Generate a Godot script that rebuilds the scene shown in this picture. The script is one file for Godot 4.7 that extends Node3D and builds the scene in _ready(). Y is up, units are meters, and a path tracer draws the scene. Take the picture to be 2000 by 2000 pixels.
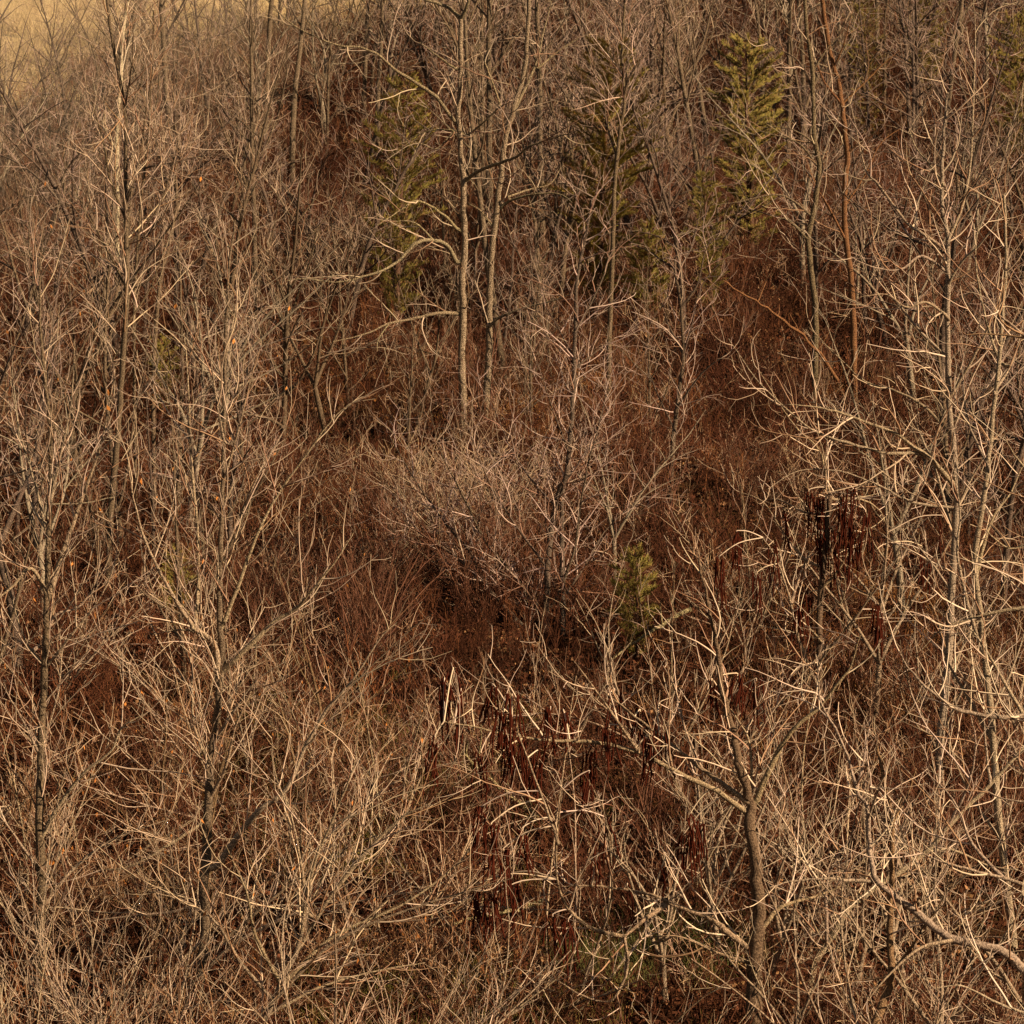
extends Node3D
# A steep wooded hillside in late winter: bare hardwoods, pod-bearing trees, a few olive evergreens, rust leaf litter, a golden field at the top.

const T := 0.17633          # tan of half the field of view
var cam_x: Transform3D
var rng := RandomNumberGenerator.new()
var hill_noise := FastNoiseLite.new()
var patch_noise := FastNoiseLite.new()
var prof_d := [0.0, 20.0, 40.0, 50.0, 60.0, 70.0, 80.0, 100.0, 120.0, 150.0, 200.0, 300.0, 450.0, 700.0]
var prof_v := [0.0, 4000.0, 2350.0, 1900.0, 1500.0, 1150.0, 850.0, 520.0, 280.0, -60.0, -450.0, -800.0, -1000.0, -900.0]
var prof_y := []
var cs := {}
var M := {}
var names := {}
var hero_spots := []

class Buf:
	var v := PackedVector3Array()
	var n := PackedVector3Array()
	var c := PackedColorArray()
	var i := PackedInt32Array()

# ---------------------------------------------------------------- geometry helpers
func at(px: float, py: float, d: float) -> Vector3:
	return cam_x * Vector3((px - 1000.0) / 1000.0 * T * d, (1000.0 - py) / 1000.0 * T * d, -d)

func ground_y(x: float, z: float) -> float:
	var d := -z
	var k := 0
	while k < prof_d.size() - 2 and prof_d[k + 1] < d:
		k += 1
	var a: float = prof_y[k]
	var b: float = prof_y[k + 1]
	var am: float = prof_y[max(k - 1, 0)]
	var bp: float = prof_y[min(k + 2, prof_y.size() - 1)]
	var x0: float = prof_d[k]
	var x1: float = prof_d[k + 1]
	var w: float = clampf((d - x0) / (x1 - x0), 0.0, 1.0)
	var m0: float = (b - am) / (x1 - float(prof_d[max(k - 1, 0)])) * (x1 - x0)
	var m1: float = (bp - a) / (float(prof_d[min(k + 2, prof_d.size() - 1)]) - x0) * (x1 - x0)
	var w2 := w * w
	var w3 := w2 * w
	var y := (2 * w3 - 3 * w2 + 1) * a + (w3 - 2 * w2 + w) * m0 + (-2 * w3 + 3 * w2) * b + (w3 - w2) * m1
	var amp := clampf((d - 25.0) / 40.0, 0.15, 1.0)
	y += hill_noise.get_noise_2d(x, z) * 1.6 * amp + hill_noise.get_noise_2d(x * 4.0 + 90.0, z * 4.0) * 0.35 * amp
	return y

func tube(b: Buf, pts: PackedVector3Array, r0: float, r1: float, sides: int, col: Color, rough := 0.0) -> void:
	var n := pts.size()
	if n < 2:
		return
	var base := b.v.size()
	var over := (pts[n - 1] - pts[0]).normalized()
	var ref := Vector3.RIGHT if absf(over.x) < 0.6 else Vector3.UP
	var tab: PackedVector2Array = cs[sides]
	for j in n:
		var dir := (pts[mini(j + 1, n - 1)] - pts[maxi(j - 1, 0)]).normalized()
		var u := dir.cross(ref).normalized()
		var w := dir.cross(u)
		var r := lerpf(r0, r1, float(j) / (n - 1))
		if rough > 0.0:
			r *= 1.0 + rng.randf_range(-rough, rough)
		var p := pts[j]
		for k in sides:
			var e := tab[k]
			var nn := u * e.x + w * e.y
			b.v.append(p + nn * (r * (1.0 + (rng.randf_range(-rough, rough) if rough > 0.0 else 0.0))))
			b.n.append(nn)
			b.c.append(col)
	for j in n - 1:
		var q := base + j * sides
		for k in sides:
			var k1 := (k + 1) % sides
			b.i.append(q + k); b.i.append(q + sides + k); b.i.append(q + k1)
			b.i.append(q + k1); b.i.append(q + sides + k); b.i.append(q + sides + k1)

func leaf(b: Buf, p: Vector3, d: Vector3, size: float, wide: float, col: Color) -> void:
	# a curled dry leaf: four corners and a raised spine
	var s := d.cross(Vector3(rng.randf() - 0.5, rng.randf() - 0.5, rng.randf() - 0.5)).normalized()
	var nn := s.cross(d).normalized()
	var q := b.v.size()
	for e in [p, p + d * size * 0.5 + s * size * wide, p + d * size + nn * size * 0.25, p + d * size * 0.5 - s * size * wide, p + d * size * 0.45 + nn * size * 0.18]:
		b.v.append(e); b.n.append(-nn); b.c.append(col)
	for e in [0, 1, 4, 1, 2, 4, 2, 3, 4, 3, 0, 4]:
		b.i.append(q + e)

func mesh_of(b: Buf) -> ArrayMesh:
	var a := []
	a.resize(Mesh.ARRAY_MAX)
	a[Mesh.ARRAY_VERTEX] = b.v
	a[Mesh.ARRAY_NORMAL] = b.n
	a[Mesh.ARRAY_COLOR] = b.c
	a[Mesh.ARRAY_INDEX] = b.i
	var m := ArrayMesh.new()
	m.add_surface_from_arrays(Mesh.PRIMITIVE_TRIANGLES, a)
	return m

func part(b: Buf, called: String, mat: Material, parent: Node3D) -> MeshInstance3D:
	var o := MeshInstance3D.new()
	o.name = called
	o.mesh = mesh_of(b)
	o.material_override = mat
	parent.add_child(o, true)
	return o

func numbered(called: String) -> String:
	var k: int = names.get(called, -1) + 1
	names[called] = k
	return called if k == 0 else "%s_%03d" % [called, k]

func thing(called: String, label: String, category: String, where: Vector3, group := "") -> Node3D:
	var o := Node3D.new()
	o.name = numbered(called)
	add_child(o)
	o.position = where
	o.set_meta("label", label)
	o.set_meta("category", category)
	if group != "":
		o.set_meta("group", group)
	return o

func copy_of(src: Node3D, label: String, group: String, where: Vector3, turn: float, size: float, lean: float) -> Node3D:
	var o: Node3D = src.duplicate()
	o.name = numbered(src.get_meta("called"))
	add_child(o)
	o.transform = Transform3D(Basis(Vector3(cos(turn * 3.0), 0, sin(turn * 3.0)), lean) * Basis(Vector3.UP, turn).scaled(Vector3.ONE * size), where)
	o.set_meta("label", label)
	o.set_meta("category", src.get_meta("category"))
	o.set_meta("group", group)
	return o

func tint(c: Color, k := 0.12) -> Color:
	var f := 1.0 + rng.randf_range(-k, k)
	return Color(c.r * f, c.g * f * (1.0 + rng.randf_range(-0.04, 0.04)), c.b * f * (1.0 + rng.randf_range(-0.08, 0.08)))

func bark_tone(c: Color) -> Color:   # bark of single twigs: some paler, some dark and reddish
	var q := rng.randf()
	if q < 0.3:
		return tint(Color(c.r * 0.55, c.g * 0.43, c.b * 0.36), 0.2)
	return tint(c, 0.22)

# ---------------------------------------------------------------- growth
func path(p: Vector3, d: Vector3, length: float, segs: int, wig: float, trop: float) -> PackedVector3Array:
	var pts := PackedVector3Array([p])
	var st := length / segs
	var curl := Vector3(rng.randf_range(-1, 1), rng.randf_range(-0.6, 1), rng.randf_range(-1, 1)) * wig * 1.0
	for k in segs:
		d = (d + curl + Vector3(rng.randf_range(-wig, wig), rng.randf_range(-wig, wig) + trop, rng.randf_range(-wig, wig))).normalized()
		p += d * st
		pts.append(p)
	return pts

func along(pts: PackedVector3Array, t: float) -> Array:
	var f := t * (pts.size() - 1)
	var k := mini(int(f), pts.size() - 2)
	return [pts[k].lerp(pts[k + 1], f - k), (pts[k + 1] - pts[k]).normalized()]

func span(pts: PackedVector3Array) -> float:
	var s := 0.0
	for k in pts.size() - 1:
		s += pts[k].distance_to(pts[k + 1])
	return s

# sp: dens[lv] children per metre, len[lv], rad[lv], ang[lv] (lo, hi), wig, trop, up, tw (twig colour), leaf (chance)
func sprout(b: Buf, lb: Buf, pts: PackedVector3Array, r0: float, r1: float, lv: int, sp: Dictionary, t0 := 0.12) -> void:
	var length := span(pts)
	var n := int(length * (1.0 - t0) * float(sp.dens[lv]) + rng.randf())
	var az := rng.randf() * TAU
	var last: bool = lv + 1 >= sp.dens.size()
	for k in n:
		var t := t0 + (1.0 - t0) * (k + rng.randf()) / n
		var e := along(pts, t)
		var tan: Vector3 = e[1]
		az += 2.4 + rng.randf_range(-0.6, 0.6)
		var u := tan.cross(Vector3(0.31, 0.2, 0.93)).normalized()
		var s := u * cos(az) + tan.cross(u) * sin(az)
		var a := rng.randf_range(sp.ang[lv][0], sp.ang[lv][1])
		var d := (tan * cos(a) + s * sin(a) + Vector3.UP * float(sp.up)).normalized()
		var l: float = float(sp.len[lv]) * (1.0 - 0.5 * t) * rng.randf_range(0.5, 1.3)
		l = minf(l, length * 0.85)
		var r := minf(lerpf(r0, r1, t) * 0.75, float(sp.rad[lv]))
		var c := path(e[0], d, l, 3 if last else (5 if l < 1.0 else 8), sp.wig, sp.trop)
		tube(b, c, r, maxf(r * 0.35, 0.0032), 3 if r < 0.02 else 4, bark_tone(sp.tw))
		if not last:
			sprout(b, lb, c, r, r * 0.45, lv + 1, sp)
		elif lb and rng.randf() < float(sp.get("leaf", 0.0)):
			leaf(lb, c[3], Vector3(rng.randf_range(-0.5, 0.5), -1.0, rng.randf_range(-0.5, 0.5)).normalized(), rng.randf_range(0.045, 0.12), rng.randf_range(0.1, 0.34), tint(Color(0.34, 0.13, 0.03), 0.4))

func smooth(px: PackedVector3Array, per := 4) -> PackedVector3Array:
	var o := PackedVector3Array()
	var n := px.size()
	for k in n - 1:
		var a := px[maxi(k - 1, 0)]
		var d := px[mini(k + 2, n - 1)]
		for j in per:
			o.append(px[k].cubic_interpolate(px[k + 1], a, d, float(j) / per))
	o.append(px[n - 1])
	return o

# species ---------------------------------------------------------------
func species(kind: String, s := 1.0) -> Dictionary:
	match kind:
		"upswept":   # straight leader, rising branches, tan
			return {"dens": [2.2, 2.6, 1.9], "len": [2.3, 1.15, 0.55], "rad": [0.019 * s, 0.0095 * s, 0.006 * s], "ang": [[0.5, 1.0], [0.45, 1.0], [0.4, 1.1]], "wig": 0.13, "trop": 0.045, "up": 0.1, "bark": Color(0.20, 0.148, 0.098), "tw": Color(0.40, 0.30, 0.21), "leaf": 0.0}
		"fine":      # dense fine pinkish twigs
			return {"dens": [2.4, 3.1, 2.4], "len": [2.2, 1.1, 0.55], "rad": [0.017 * s, 0.009 * s, 0.0055 * s], "ang": [[0.5, 1.1], [0.5, 1.15], [0.4, 1.2]], "wig": 0.16, "trop": 0.015, "up": 0.04, "bark": Color(0.17, 0.125, 0.095), "tw": Color(0.36, 0.26, 0.205), "leaf": 0.0}
		"coarse":    # pod tree: stout upturned twigs
			return {"dens": [1.9, 2.0, 1.4], "len": [2.1, 1.05, 0.5], "rad": [0.022 * s, 0.012 * s, 0.0075 * s], "ang": [[0.6, 1.3], [0.6, 1.25], [0.5, 1.2]], "wig": 0.17, "trop": 0.06, "up": 0.06, "bark": Color(0.44, 0.34, 0.24), "tw": Color(0.52, 0.40, 0.285), "leaf": 0.0}
		"spread":    # wide spreading, crooked, pale on top
			return {"dens": [1.3, 2.2, 2.2], "len": [2.1, 1.1, 0.55], "rad": [0.020 * s, 0.011 * s, 0.0065 * s], "ang": [[0.6, 1.2], [0.5, 1.2], [0.5, 1.2]], "wig": 0.2, "trop": 0.02, "up": 0.04, "bark": Color(0.38, 0.315, 0.23), "tw": Color(0.38, 0.29, 0.205), "leaf": 0.0}
	return {}

# a tree drawn limb by limb: each line is [width at start, width at end, [x, y, ...], drift in depth, "trunk" or "limb"]
func hero(called: String, label: String, d: float, sp: Dictionary, lines: Array, t_first := 0.3, bark: Material = null) -> Dictionary:
	var m := T * d / 1000.0
	var first: Array = lines[0][2]
	var foot := at(first[0], first[1], d)
	foot.y = ground_y(foot.x, foot.z)
	var o := thing(called, label, "tree", foot)
	hero_spots.append(foot)
	marks.append([foot, called.replace("_", " ") if called != "pod_tree" or d < 50.0 else "knobbly topped pod tree"])
	var leaves := Buf.new()
	var paths := []
	var wood: Material = bark if bark else M.bark
	for q in lines.size():
		var ln: Array = lines[q]
		var pp: Array = ln[2]
		var pts := PackedVector3Array()
		var n := pp.size() / 2
		var d0 := d
		var drift: float = ln[3] if ln.size() > 3 else rng.randf_range(-1.0, 1.0)
		if q > 0:   # start at the depth of the nearest wood drawn so far
			var best := 1e9
			var start := at(pp[0], pp[1], d)
			for w in paths:
				for e in w.raw:
					var gap: float = Vector2(e[0] - pp[0], e[1] - pp[1]).length()
					if gap < best:
						best = gap
						d0 = e[2]
			if drift == 0.0:
				drift = 0.0
		var raw := []
		for k in n:
			var f := float(k) / maxf(1, n - 1)
			var dd: float = d0 + drift * f + (rng.randf_range(-0.1, 0.1) if k > 0 else 0.0)
			raw.append([pp[2 * k], pp[2 * k + 1], dd])
			pts.append(at(pp[2 * k], pp[2 * k + 1], dd) - foot)
		var w0: float = float(ln[0]) * 0.5 * m
		var joined: bool = q > 0 and not (ln.size() > 4)
		if joined:
			var gap := 0.9
			var stem := pts[0]
			for w in paths:
				for e in w.pts:
					if e.distance_to(pts[0]) < gap:
						gap = e.distance_to(pts[0])
						stem = e
			if gap > 0.02 and stem != pts[0]:
				pts.insert(0, stem)
		var w1: float = float(ln[1]) * 0.5 * m
		var is_trunk: bool = q == 0 or (ln.size() > 4 and ln[4] == "trunk")
		if is_trunk:
			var g := pts[0] + foot
			g.y = minf(ground_y(g.x, g.z) - 0.25, g.y - 0.05)
			if g.y < pts[0].y + foot.y - 0.3:
				pts.insert(0, g - foot)
		var sm := smooth(pts, 5)
		for k in range(1, sm.size() - 1):
			sm[k] += Vector3(rng.randf_range(-1, 1), rng.randf_range(-1, 1), rng.randf_range(-1, 1)) * w0 * 0.16
		paths.append({"raw": raw, "pts": sm, "r0": w0, "r1": w1})
		var wb := Buf.new()
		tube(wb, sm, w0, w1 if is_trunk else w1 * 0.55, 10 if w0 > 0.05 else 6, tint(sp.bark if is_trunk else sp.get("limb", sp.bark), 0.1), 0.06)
		if is_trunk:   # root flare
			tube(wb, PackedVector3Array([sm[0] + Vector3(0, -0.1, 0), sm[0] + (sm[1] - sm[0]).normalized() * w0 * 2.0, sm[0] + (sm[1] - sm[0]).normalized() * w0 * 5.0]), w0 * 1.3, w0 * 0.97, 10, tint(sp.bark, 0.1), 0.06)
		var woody := part(wb, "trunk" if is_trunk else "limb", wood, o)
		var crown := Buf.new()
		sprout(crown, leaves if sp.leaf > 0.0 else null, sm, w0, w1, 0, sp, t_first if is_trunk else 0.15)
		if crown.v.size():
			part(crown, "twigs", M.twig, woody).set_meta("kind", "stuff")
	if leaves.v.size():
		part(leaves, "dead_leaves", M.leaf, o).set_meta("kind", "stuff")
	return {"node": o, "foot": foot, "paths": paths, "d": d, "sp": sp}

# long dark seed pods hanging in bunches from a drawn tree
func pods(h: Dictionary, spots: Array) -> void:
	var o: Node3D = h.node
	for sp in spots:
		var best := 1e9
		var near := Vector3.ZERO
		var dd: float = h.d
		for w in h.paths:
			for e in w.raw:
				var gap := Vector2(e[0] - sp[0], (e[1] - sp[1]) * 1.0).length()
				if gap < best:
					best = gap
					dd = e[2]
		var top: Vector3 = at(sp[0], sp[1], dd + rng.randf_range(-0.3, 0.3)) - Vector3(h.foot)
		best = 1e9
		for w in h.paths:
			for e in w.pts:
				if e.distance_to(top) < best:
					best = e.distance_to(top)
					near = e
		var tb := Buf.new()
		var mid := near.lerp(top, 0.55) + Vector3(0, best * 0.12, 0)
		tube(tb, smooth(PackedVector3Array([near, mid, top + Vector3(0, 0.04, 0), top])), 0.014, 0.008, 4, tint(h.sp.tw))
		var sprig := part(tb, "branchlet", M.twig, o)
		var n: int = sp[3] if sp.size() > 3 else rng.randi_range(6, 10)
		var l: float = float(sp[2]) * T * float(h.d) / 1000.0
		for k in n:
			var pod := MeshInstance3D.new()
			pod.name = "seed_pod"
			pod.mesh = M.pod_meshes[rng.randi() % M.pod_meshes.size()]
			pod.material_override = M.pod
			sprig.add_child(pod, true)
			var s := l * rng.randf_range(0.6, 1.15)
			pod.transform = Transform3D(Basis.from_euler(Vector3(rng.randf_range(-0.16, 0.16), rng.randf() * TAU, rng.randf_range(-0.16, 0.16))).scaled(Vector3(1.0, s, 1.0)), top + Vector3(rng.randf_range(-0.11, 0.11), rng.randf_range(-0.12, 0.05), rng.randf_range(-0.11, 0.11)))

# a background tree, grown
func grown_tree(called: String, kind: String, height: float, r: float, s: float, limbs: bool, opt := {}) -> Node3D:
	var sp := species(kind, s)
	sp.merge(opt, true)
	var o := Node3D.new()
	o.set_meta("called", called)
	o.set_meta("category", "tree")
	o.set_meta("tall", height)
	var crown := Buf.new()
	var leaves := Buf.new()
	var lb: Buf = leaves if sp.leaf > 0.0 else null
	var bare: float = sp.get("bare", 0.2)
	var stems: int = sp.get("stems", 1)
	var fork: int = sp.get("fork", 0)
	var fork_at := Vector3.ZERO
	var fork_r := r
	if fork > 0:
		var bole := path(Vector3(0, -0.3, 0), Vector3(rng.randf_range(-0.15, 0.15), 1.0, rng.randf_range(-0.15, 0.15)).normalized(), height * bare, 6, 0.07, 0.03)
		var bb := Buf.new()
		tube(bb, bole, r, r * 0.85, 7, sp.bark, 0.05)
		part(bb, "trunk", M.bark, o)
		fork_at = bole[6]
		stems = fork
	for q in stems:
		var lean := Vector3(rng.randf_range(-0.1, 0.1), 1.0, rng.randf_range(-0.1, 0.1)) + (Vector3(cos(q * 2.3), 0, sin(q * 2.3)) * 0.16 if stems > 1 else Vector3.ZERO)
		var hh := height * (1.0 if q == 0 else rng.randf_range(0.7, 0.95))
		var tr := path(Vector3(0, -0.3, 0) + (Vector3(cos(q * 2.3), 0, sin(q * 2.3)) * r * 0.8 if stems > 1 else Vector3.ZERO), lean.normalized(), hh, 12, 0.055, 0.03)
		if fork > 0:
			var az0 := q * TAU / fork + rng.randf_range(-0.5, 0.5)
			var out := rng.randf_range(0.25, 0.75)
			hh = height * (1.0 - bare) * rng.randf_range(0.7, 1.05)
			tr = path(fork_at, Vector3(cos(az0) * out, 1.0, sin(az0) * out).normalized(), hh, 10, 0.11, 0.05)
		var wb := Buf.new()
		var rr := r * ((1.0 if q == 0 else 0.75) if fork == 0 else 0.6)
		tube(wb, tr, rr, rr * 0.12, 7, sp.bark, 0.05)
		part(wb, "trunk" if fork == 0 else "leader", M.bark, o)
		var n := int(hh * float(sp.get("limbs", 2.2)))
		var az := rng.randf() * TAU
		var limb_len: float = sp.get("limb_len", 0.3)
		for k in n:
			var t0: float = bare if fork == 0 else 0.12
			var t := t0 + (1.0 - t0) * (k + rng.randf()) / n
			var e := along(tr, t)
			az += 2.4 + rng.randf_range(-0.5, 0.5)
			var la: Array = sp.get("limb_ang", sp.ang[0])
			var a := rng.randf_range(la[0], la[1]) * (1.1 - 0.3 * t)
			var d := Vector3(cos(az) * sin(a), cos(a), sin(az) * sin(a))
			var l := hh * limb_len * (1.15 - t) * rng.randf_range(0.6, 1.25)
			var lr := minf(rr * lerpf(1.0, 0.12, t) * 0.6, 0.012 + l * 0.009)
			var c := path(e[0], d, l, 8, sp.wig * 0.8, sp.trop)
			if limbs:
				var lw := Buf.new()
				tube(lw, c, lr, lr * 0.3, 5, tint(sp.bark), 0.05)
				part(lw, "limb", M.bark, o)
			else:
				tube(crown, c, lr, lr * 0.3, 4, tint(sp.bark))
			sprout(crown, lb, c, lr, lr * 0.3, 1, sp)
	part(crown, "crown", M.twig, o)
	if leaves.v.size():
		part(leaves, "dead_leaves", M.leaf, o).set_meta("kind", "stuff")
	return o

func grown_shrub(height: float, stems: int, s: float, bark: Color, tw: Color, leafy := 0.0) -> Node3D:
	var o := Node3D.new()
	o.set_meta("called", "bare_shrub")
	o.set_meta("tall", height)
	o.set_meta("category", "shrub")
	var b := Buf.new()
	var lv := Buf.new()
	var twb := Buf.new()
	var sp := {"dens": [3.6, 4.0], "len": [0.85, 0.4], "rad": [0.009 * s, 0.006 * s], "ang": [[0.35, 0.85], [0.4, 0.95]], "wig": 0.17, "trop": 0.05, "up": 0.12, "tw": tw, "leaf": leafy}
	for k in stems:
		var a := k * 2.4 + rng.randf()
		var out := rng.randf_range(0.1, 0.75)
		var c := path(Vector3(cos(a), 0, sin(a)) * 0.25 * rng.randf() + Vector3(0, -0.15, 0), Vector3(cos(a) * out, 1.0, sin(a) * out).normalized(), height * rng.randf_range(0.55, 1.1), 6, 0.14, 0.02 - out * 0.05)
		tube(b, c, 0.022 * s, 0.008 * s, 4, tint(bark))
		sprout(twb, lv if leafy > 0.0 else null, c, 0.018 * s, 0.008 * s, 0, sp, 0.15)
	part(b, "stems", M.twig, o)
	part(twb, "crown", M.twig, o)
	if lv.v.size():
		part(lv, "dead_leaves", M.leaf, o).set_meta("kind", "stuff")
	return o

func arching_shrub(height: float, stems: int, tw: Color) -> Node3D:
	var o := Node3D.new()
	o.set_meta("called", "arching_shrub")
	o.set_meta("category", "shrub")
	o.set_meta("tall", height * 0.75)
	var sp := {"dens": [1.7, 2.0, 1.6], "len": [1.6, 0.8, 0.4], "rad": [0.012, 0.008, 0.0055], "ang": [[0.35, 0.9], [0.4, 1.0], [0.4, 1.0]], "wig": 0.16, "trop": 0.05, "up": 0.15, "tw": tw, "leaf": 0.0}
	var twb := Buf.new()
	for k in stems:
		var a := k * 2.4 + rng.randf()
		var out := rng.randf_range(0.3, 2.0)
		var c := path(Vector3(cos(a), 0, sin(a)) * 0.2 + Vector3(0, -0.15, 0), Vector3(cos(a) * out, 1.0, sin(a) * out).normalized(), height * rng.randf_range(0.6, 1.1), 10, 0.1, 0.0)
		var b := Buf.new()
		tube(b, c, 0.024, 0.009, 5, tint(tw))
		part(b, "stem", M.bark, o)
		sprout(twb, null, c, 0.02, 0.009, 0, sp, 0.2)
	part(twb, "crown", M.twig, o)
	return o

func evergreen(height: float, wide: float, seed_no: int, open: float) -> Node3D:
	var o := Node3D.new()
	o.set_meta("called", "evergreen_tree")
	o.set_meta("category", "tree")
	rng.seed = seed_no
	var w := Buf.new()
	var tr := path(Vector3(0, -0.3, 0), Vector3.UP, height, 10, 0.03, 0.05)
	tube(w, tr, height * 0.018, 0.02, 7, Color(0.16, 0.09, 0.055), 0.05)
	part(w, "trunk", M.bark, o)
	var br := Buf.new()
	var fo := Buf.new()
	var n := int(height * 17.0)
	for k in n:
		var t := 0.1 + 0.9 * (k + rng.randf()) / n
		var e := along(tr, t)
		var a := k * 2.4 + rng.randf_range(-0.4, 0.4)
		var l := wide * (0.28 + 0.72 * sin(PI * clampf(pow(1.0 - t, 0.75), 0.02, 0.93))) * rng.randf_range(0.45, 1.1)
		var c := path(e[0], Vector3(cos(a), rng.randf_range(0.1, 0.7), sin(a)).normalized(), l, 4, 0.12, 0.05)
		tube(br, c, 0.014, 0.006, 3, Color(0.13, 0.075, 0.045))
		var m := int(l * 46.0 * open) + 4
		for j in m:
			var f := 0.2 + 0.8 * (j + rng.randf()) / m
			var q := along(c, f)
			var dirn: Vector3 = (q[1] + Vector3(rng.randf_range(-0.9, 0.9), rng.randf_range(-0.2, 0.9), rng.randf_range(-0.9, 0.9))).normalized()
			var col := tint(Color(0.195, 0.162, 0.04), 0.35)
			if rng.randf() < 0.2:
				col = tint(Color(0.23, 0.135, 0.05), 0.3)
			for g in 8:
				var p: Vector3 = q[0] + dirn * g * 0.022
				var ndl := (dirn + Vector3(rng.randf_range(-0.8, 0.8), rng.randf_range(-0.4, 0.8), rng.randf_range(-0.8, 0.8))).normalized() * rng.randf_range(0.05, 0.1)
				var sd := ndl.cross(Vector3(0.3, 0.5, 0.8)).normalized() * 0.009
				var nn := ndl.cross(sd).normalized()
				var b0 := fo.v.size()
				for w3 in [p - sd, p + sd, p + ndl]:
					fo.v.append(w3); fo.n.append(nn); fo.c.append(col)
				fo.i.append(b0); fo.i.append(b0 + 1); fo.i.append(b0 + 2)
	part(br, "branches", M.twig, o)
	part(fo, "crown", M.needle, o)
	return o

func scatter(called: String, label: String, category: String, mesh: Mesh, mat: Material, xf: Array, cols: Array) -> void:
	var mm := MultiMesh.new()
	mm.transform_format = MultiMesh.TRANSFORM_3D
	mm.use_colors = cols.size() > 0
	mm.mesh = mesh
	mm.instance_count = xf.size()
	for k in xf.size():
		mm.set_instance_transform(k, xf[k])
		if cols.size():
			mm.set_instance_color(k, cols[k])
	var o := MultiMeshInstance3D.new()
	o.name = numbered(called)
	o.multimesh = mm
	o.material_override = mat
	add_child(o)
	o.set_meta("label", label)
	o.set_meta("category", category)
	o.set_meta("kind", "stuff")

func flat_mat(rough := 0.9) -> StandardMaterial3D:
	var m := StandardMaterial3D.new()
	m.vertex_color_use_as_albedo = true
	m.roughness = rough
	m.metallic_specular = 0.25
	return m

func noise_tex(freq: float, stops: Array, seed_no: int, size := 512, kind := FastNoiseLite.TYPE_SIMPLEX_SMOOTH) -> NoiseTexture2D:
	var n := FastNoiseLite.new()
	n.noise_type = kind
	n.frequency = freq
	n.seed = seed_no
	n.fractal_octaves = 5
	var t := NoiseTexture2D.new()
	t.width = size
	t.height = size
	t.seamless = true
	t.noise = n
	var g := Gradient.new()
	var off := PackedFloat32Array()
	var col := PackedColorArray()
	for s in stops:
		off.append(s[0])
		col.append(s[1])
	g.offsets = off
	g.colors = col
	t.color_ramp = g
	return t

func field_part(x: float, z: float) -> float:   # 1 in the golden field above the wood
	return clampf((-z - 128.0 - (x + 14.0) * 1.3 + patch_noise.get_noise_2d(x * 2.0, z * 2.0) * 12.0) / 8.0, 0.0, 1.0)

# ================================================================ scene
func _ready() -> void:
	rng.seed = 71
	for s in [3, 4, 5, 6, 7, 8, 10]:
		var tab := PackedVector2Array()
		for k in s:
			tab.append(Vector2(cos(TAU * k / s), sin(TAU * k / s)))
		cs[s] = tab
	hill_noise.frequency = 0.03
	hill_noise.seed = 4
	patch_noise.frequency = 0.06
	patch_noise.seed = 9

	# camera
	var cam := Camera3D.new()
	cam.name = "camera"
	cam.fov = 20.0
	cam.far = 1500.0
	cam.position = Vector3(0, 12.0, 0)
	cam.rotation_degrees = Vector3(-4.0, 0, 0)
	add_child(cam)
	cam.current = true
	cam_x = cam.transform
	for k in prof_d.size():
		if k == 0:
			prof_y.append(1.0)
		else:
			prof_y.append(12.0 + float(prof_d[k]) * tan(deg_to_rad(-4.0) + atan((1000.0 - float(prof_v[k])) / 1000.0 * T)))

	# sky, exposure
	var env := Environment.new()
	env.background_mode = Environment.BG_SKY
	var sky := Sky.new()
	var sm := ProceduralSkyMaterial.new()
	sm.sky_top_color = Color(0.47, 0.49, 0.52)
	sm.sky_horizon_color = Color(0.74, 0.69, 0.62)
	sm.ground_bottom_color = Color(0.2, 0.14, 0.1)
	sm.ground_horizon_color = Color(0.4, 0.32, 0.25)
	sm.sun_angle_max = 1.0
	sky.sky_material = sm
	env.sky = sky
	env.background_energy_multiplier = 0.34
	env.tonemap_mode = Environment.TONE_MAPPER_LINEAR
	env.tonemap_exposure = 2.25
	env.volumetric_fog_enabled = true
	env.volumetric_fog_density = 0.0
	env.sdfgi_enabled = true
	env.ssao_enabled = true
	env.ssil_enabled = true
	var we := WorldEnvironment.new()
	we.name = "environment"
	we.environment = env
	add_child(we)

	# sun: high on the right, a little behind the camera
	var sun := DirectionalLight3D.new()
	sun.name = "sun"
	sun.light_energy = 1.6
	sun.light_color = Color(1.0, 0.885, 0.745)
	sun.light_angular_distance = 0.5
	sun.shadow_enabled = true
	add_child(sun)
	sun.look_at_from_position(Vector3.ZERO, -Vector3(0.78, 0.44, 0.44))

	make_materials()
	make_ground()
	make_heroes()
	make_woods()
	make_cover()
	# sunlit haze over the upper left of the slope and the field
	var mist := FogVolume.new()
	mist.name = "haze_bank"
	mist.shape = RenderingServer.FOG_VOLUME_SHAPE_ELLIPSOID
	mist.size = Vector3(52, 46, 120)
	mist.position = Vector3(-34, 20, -132)
	var fm := FogMaterial.new()
	fm.density = 0.0035
	fm.albedo = Color(1.0, 0.92, 0.8)
	mist.material = fm
	add_child(mist)
	mist.set_meta("label", "thin sunlit haze over the slope below the golden field")
	mist.set_meta("category", "haze")
	mist.set_meta("kind", "stuff")

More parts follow.
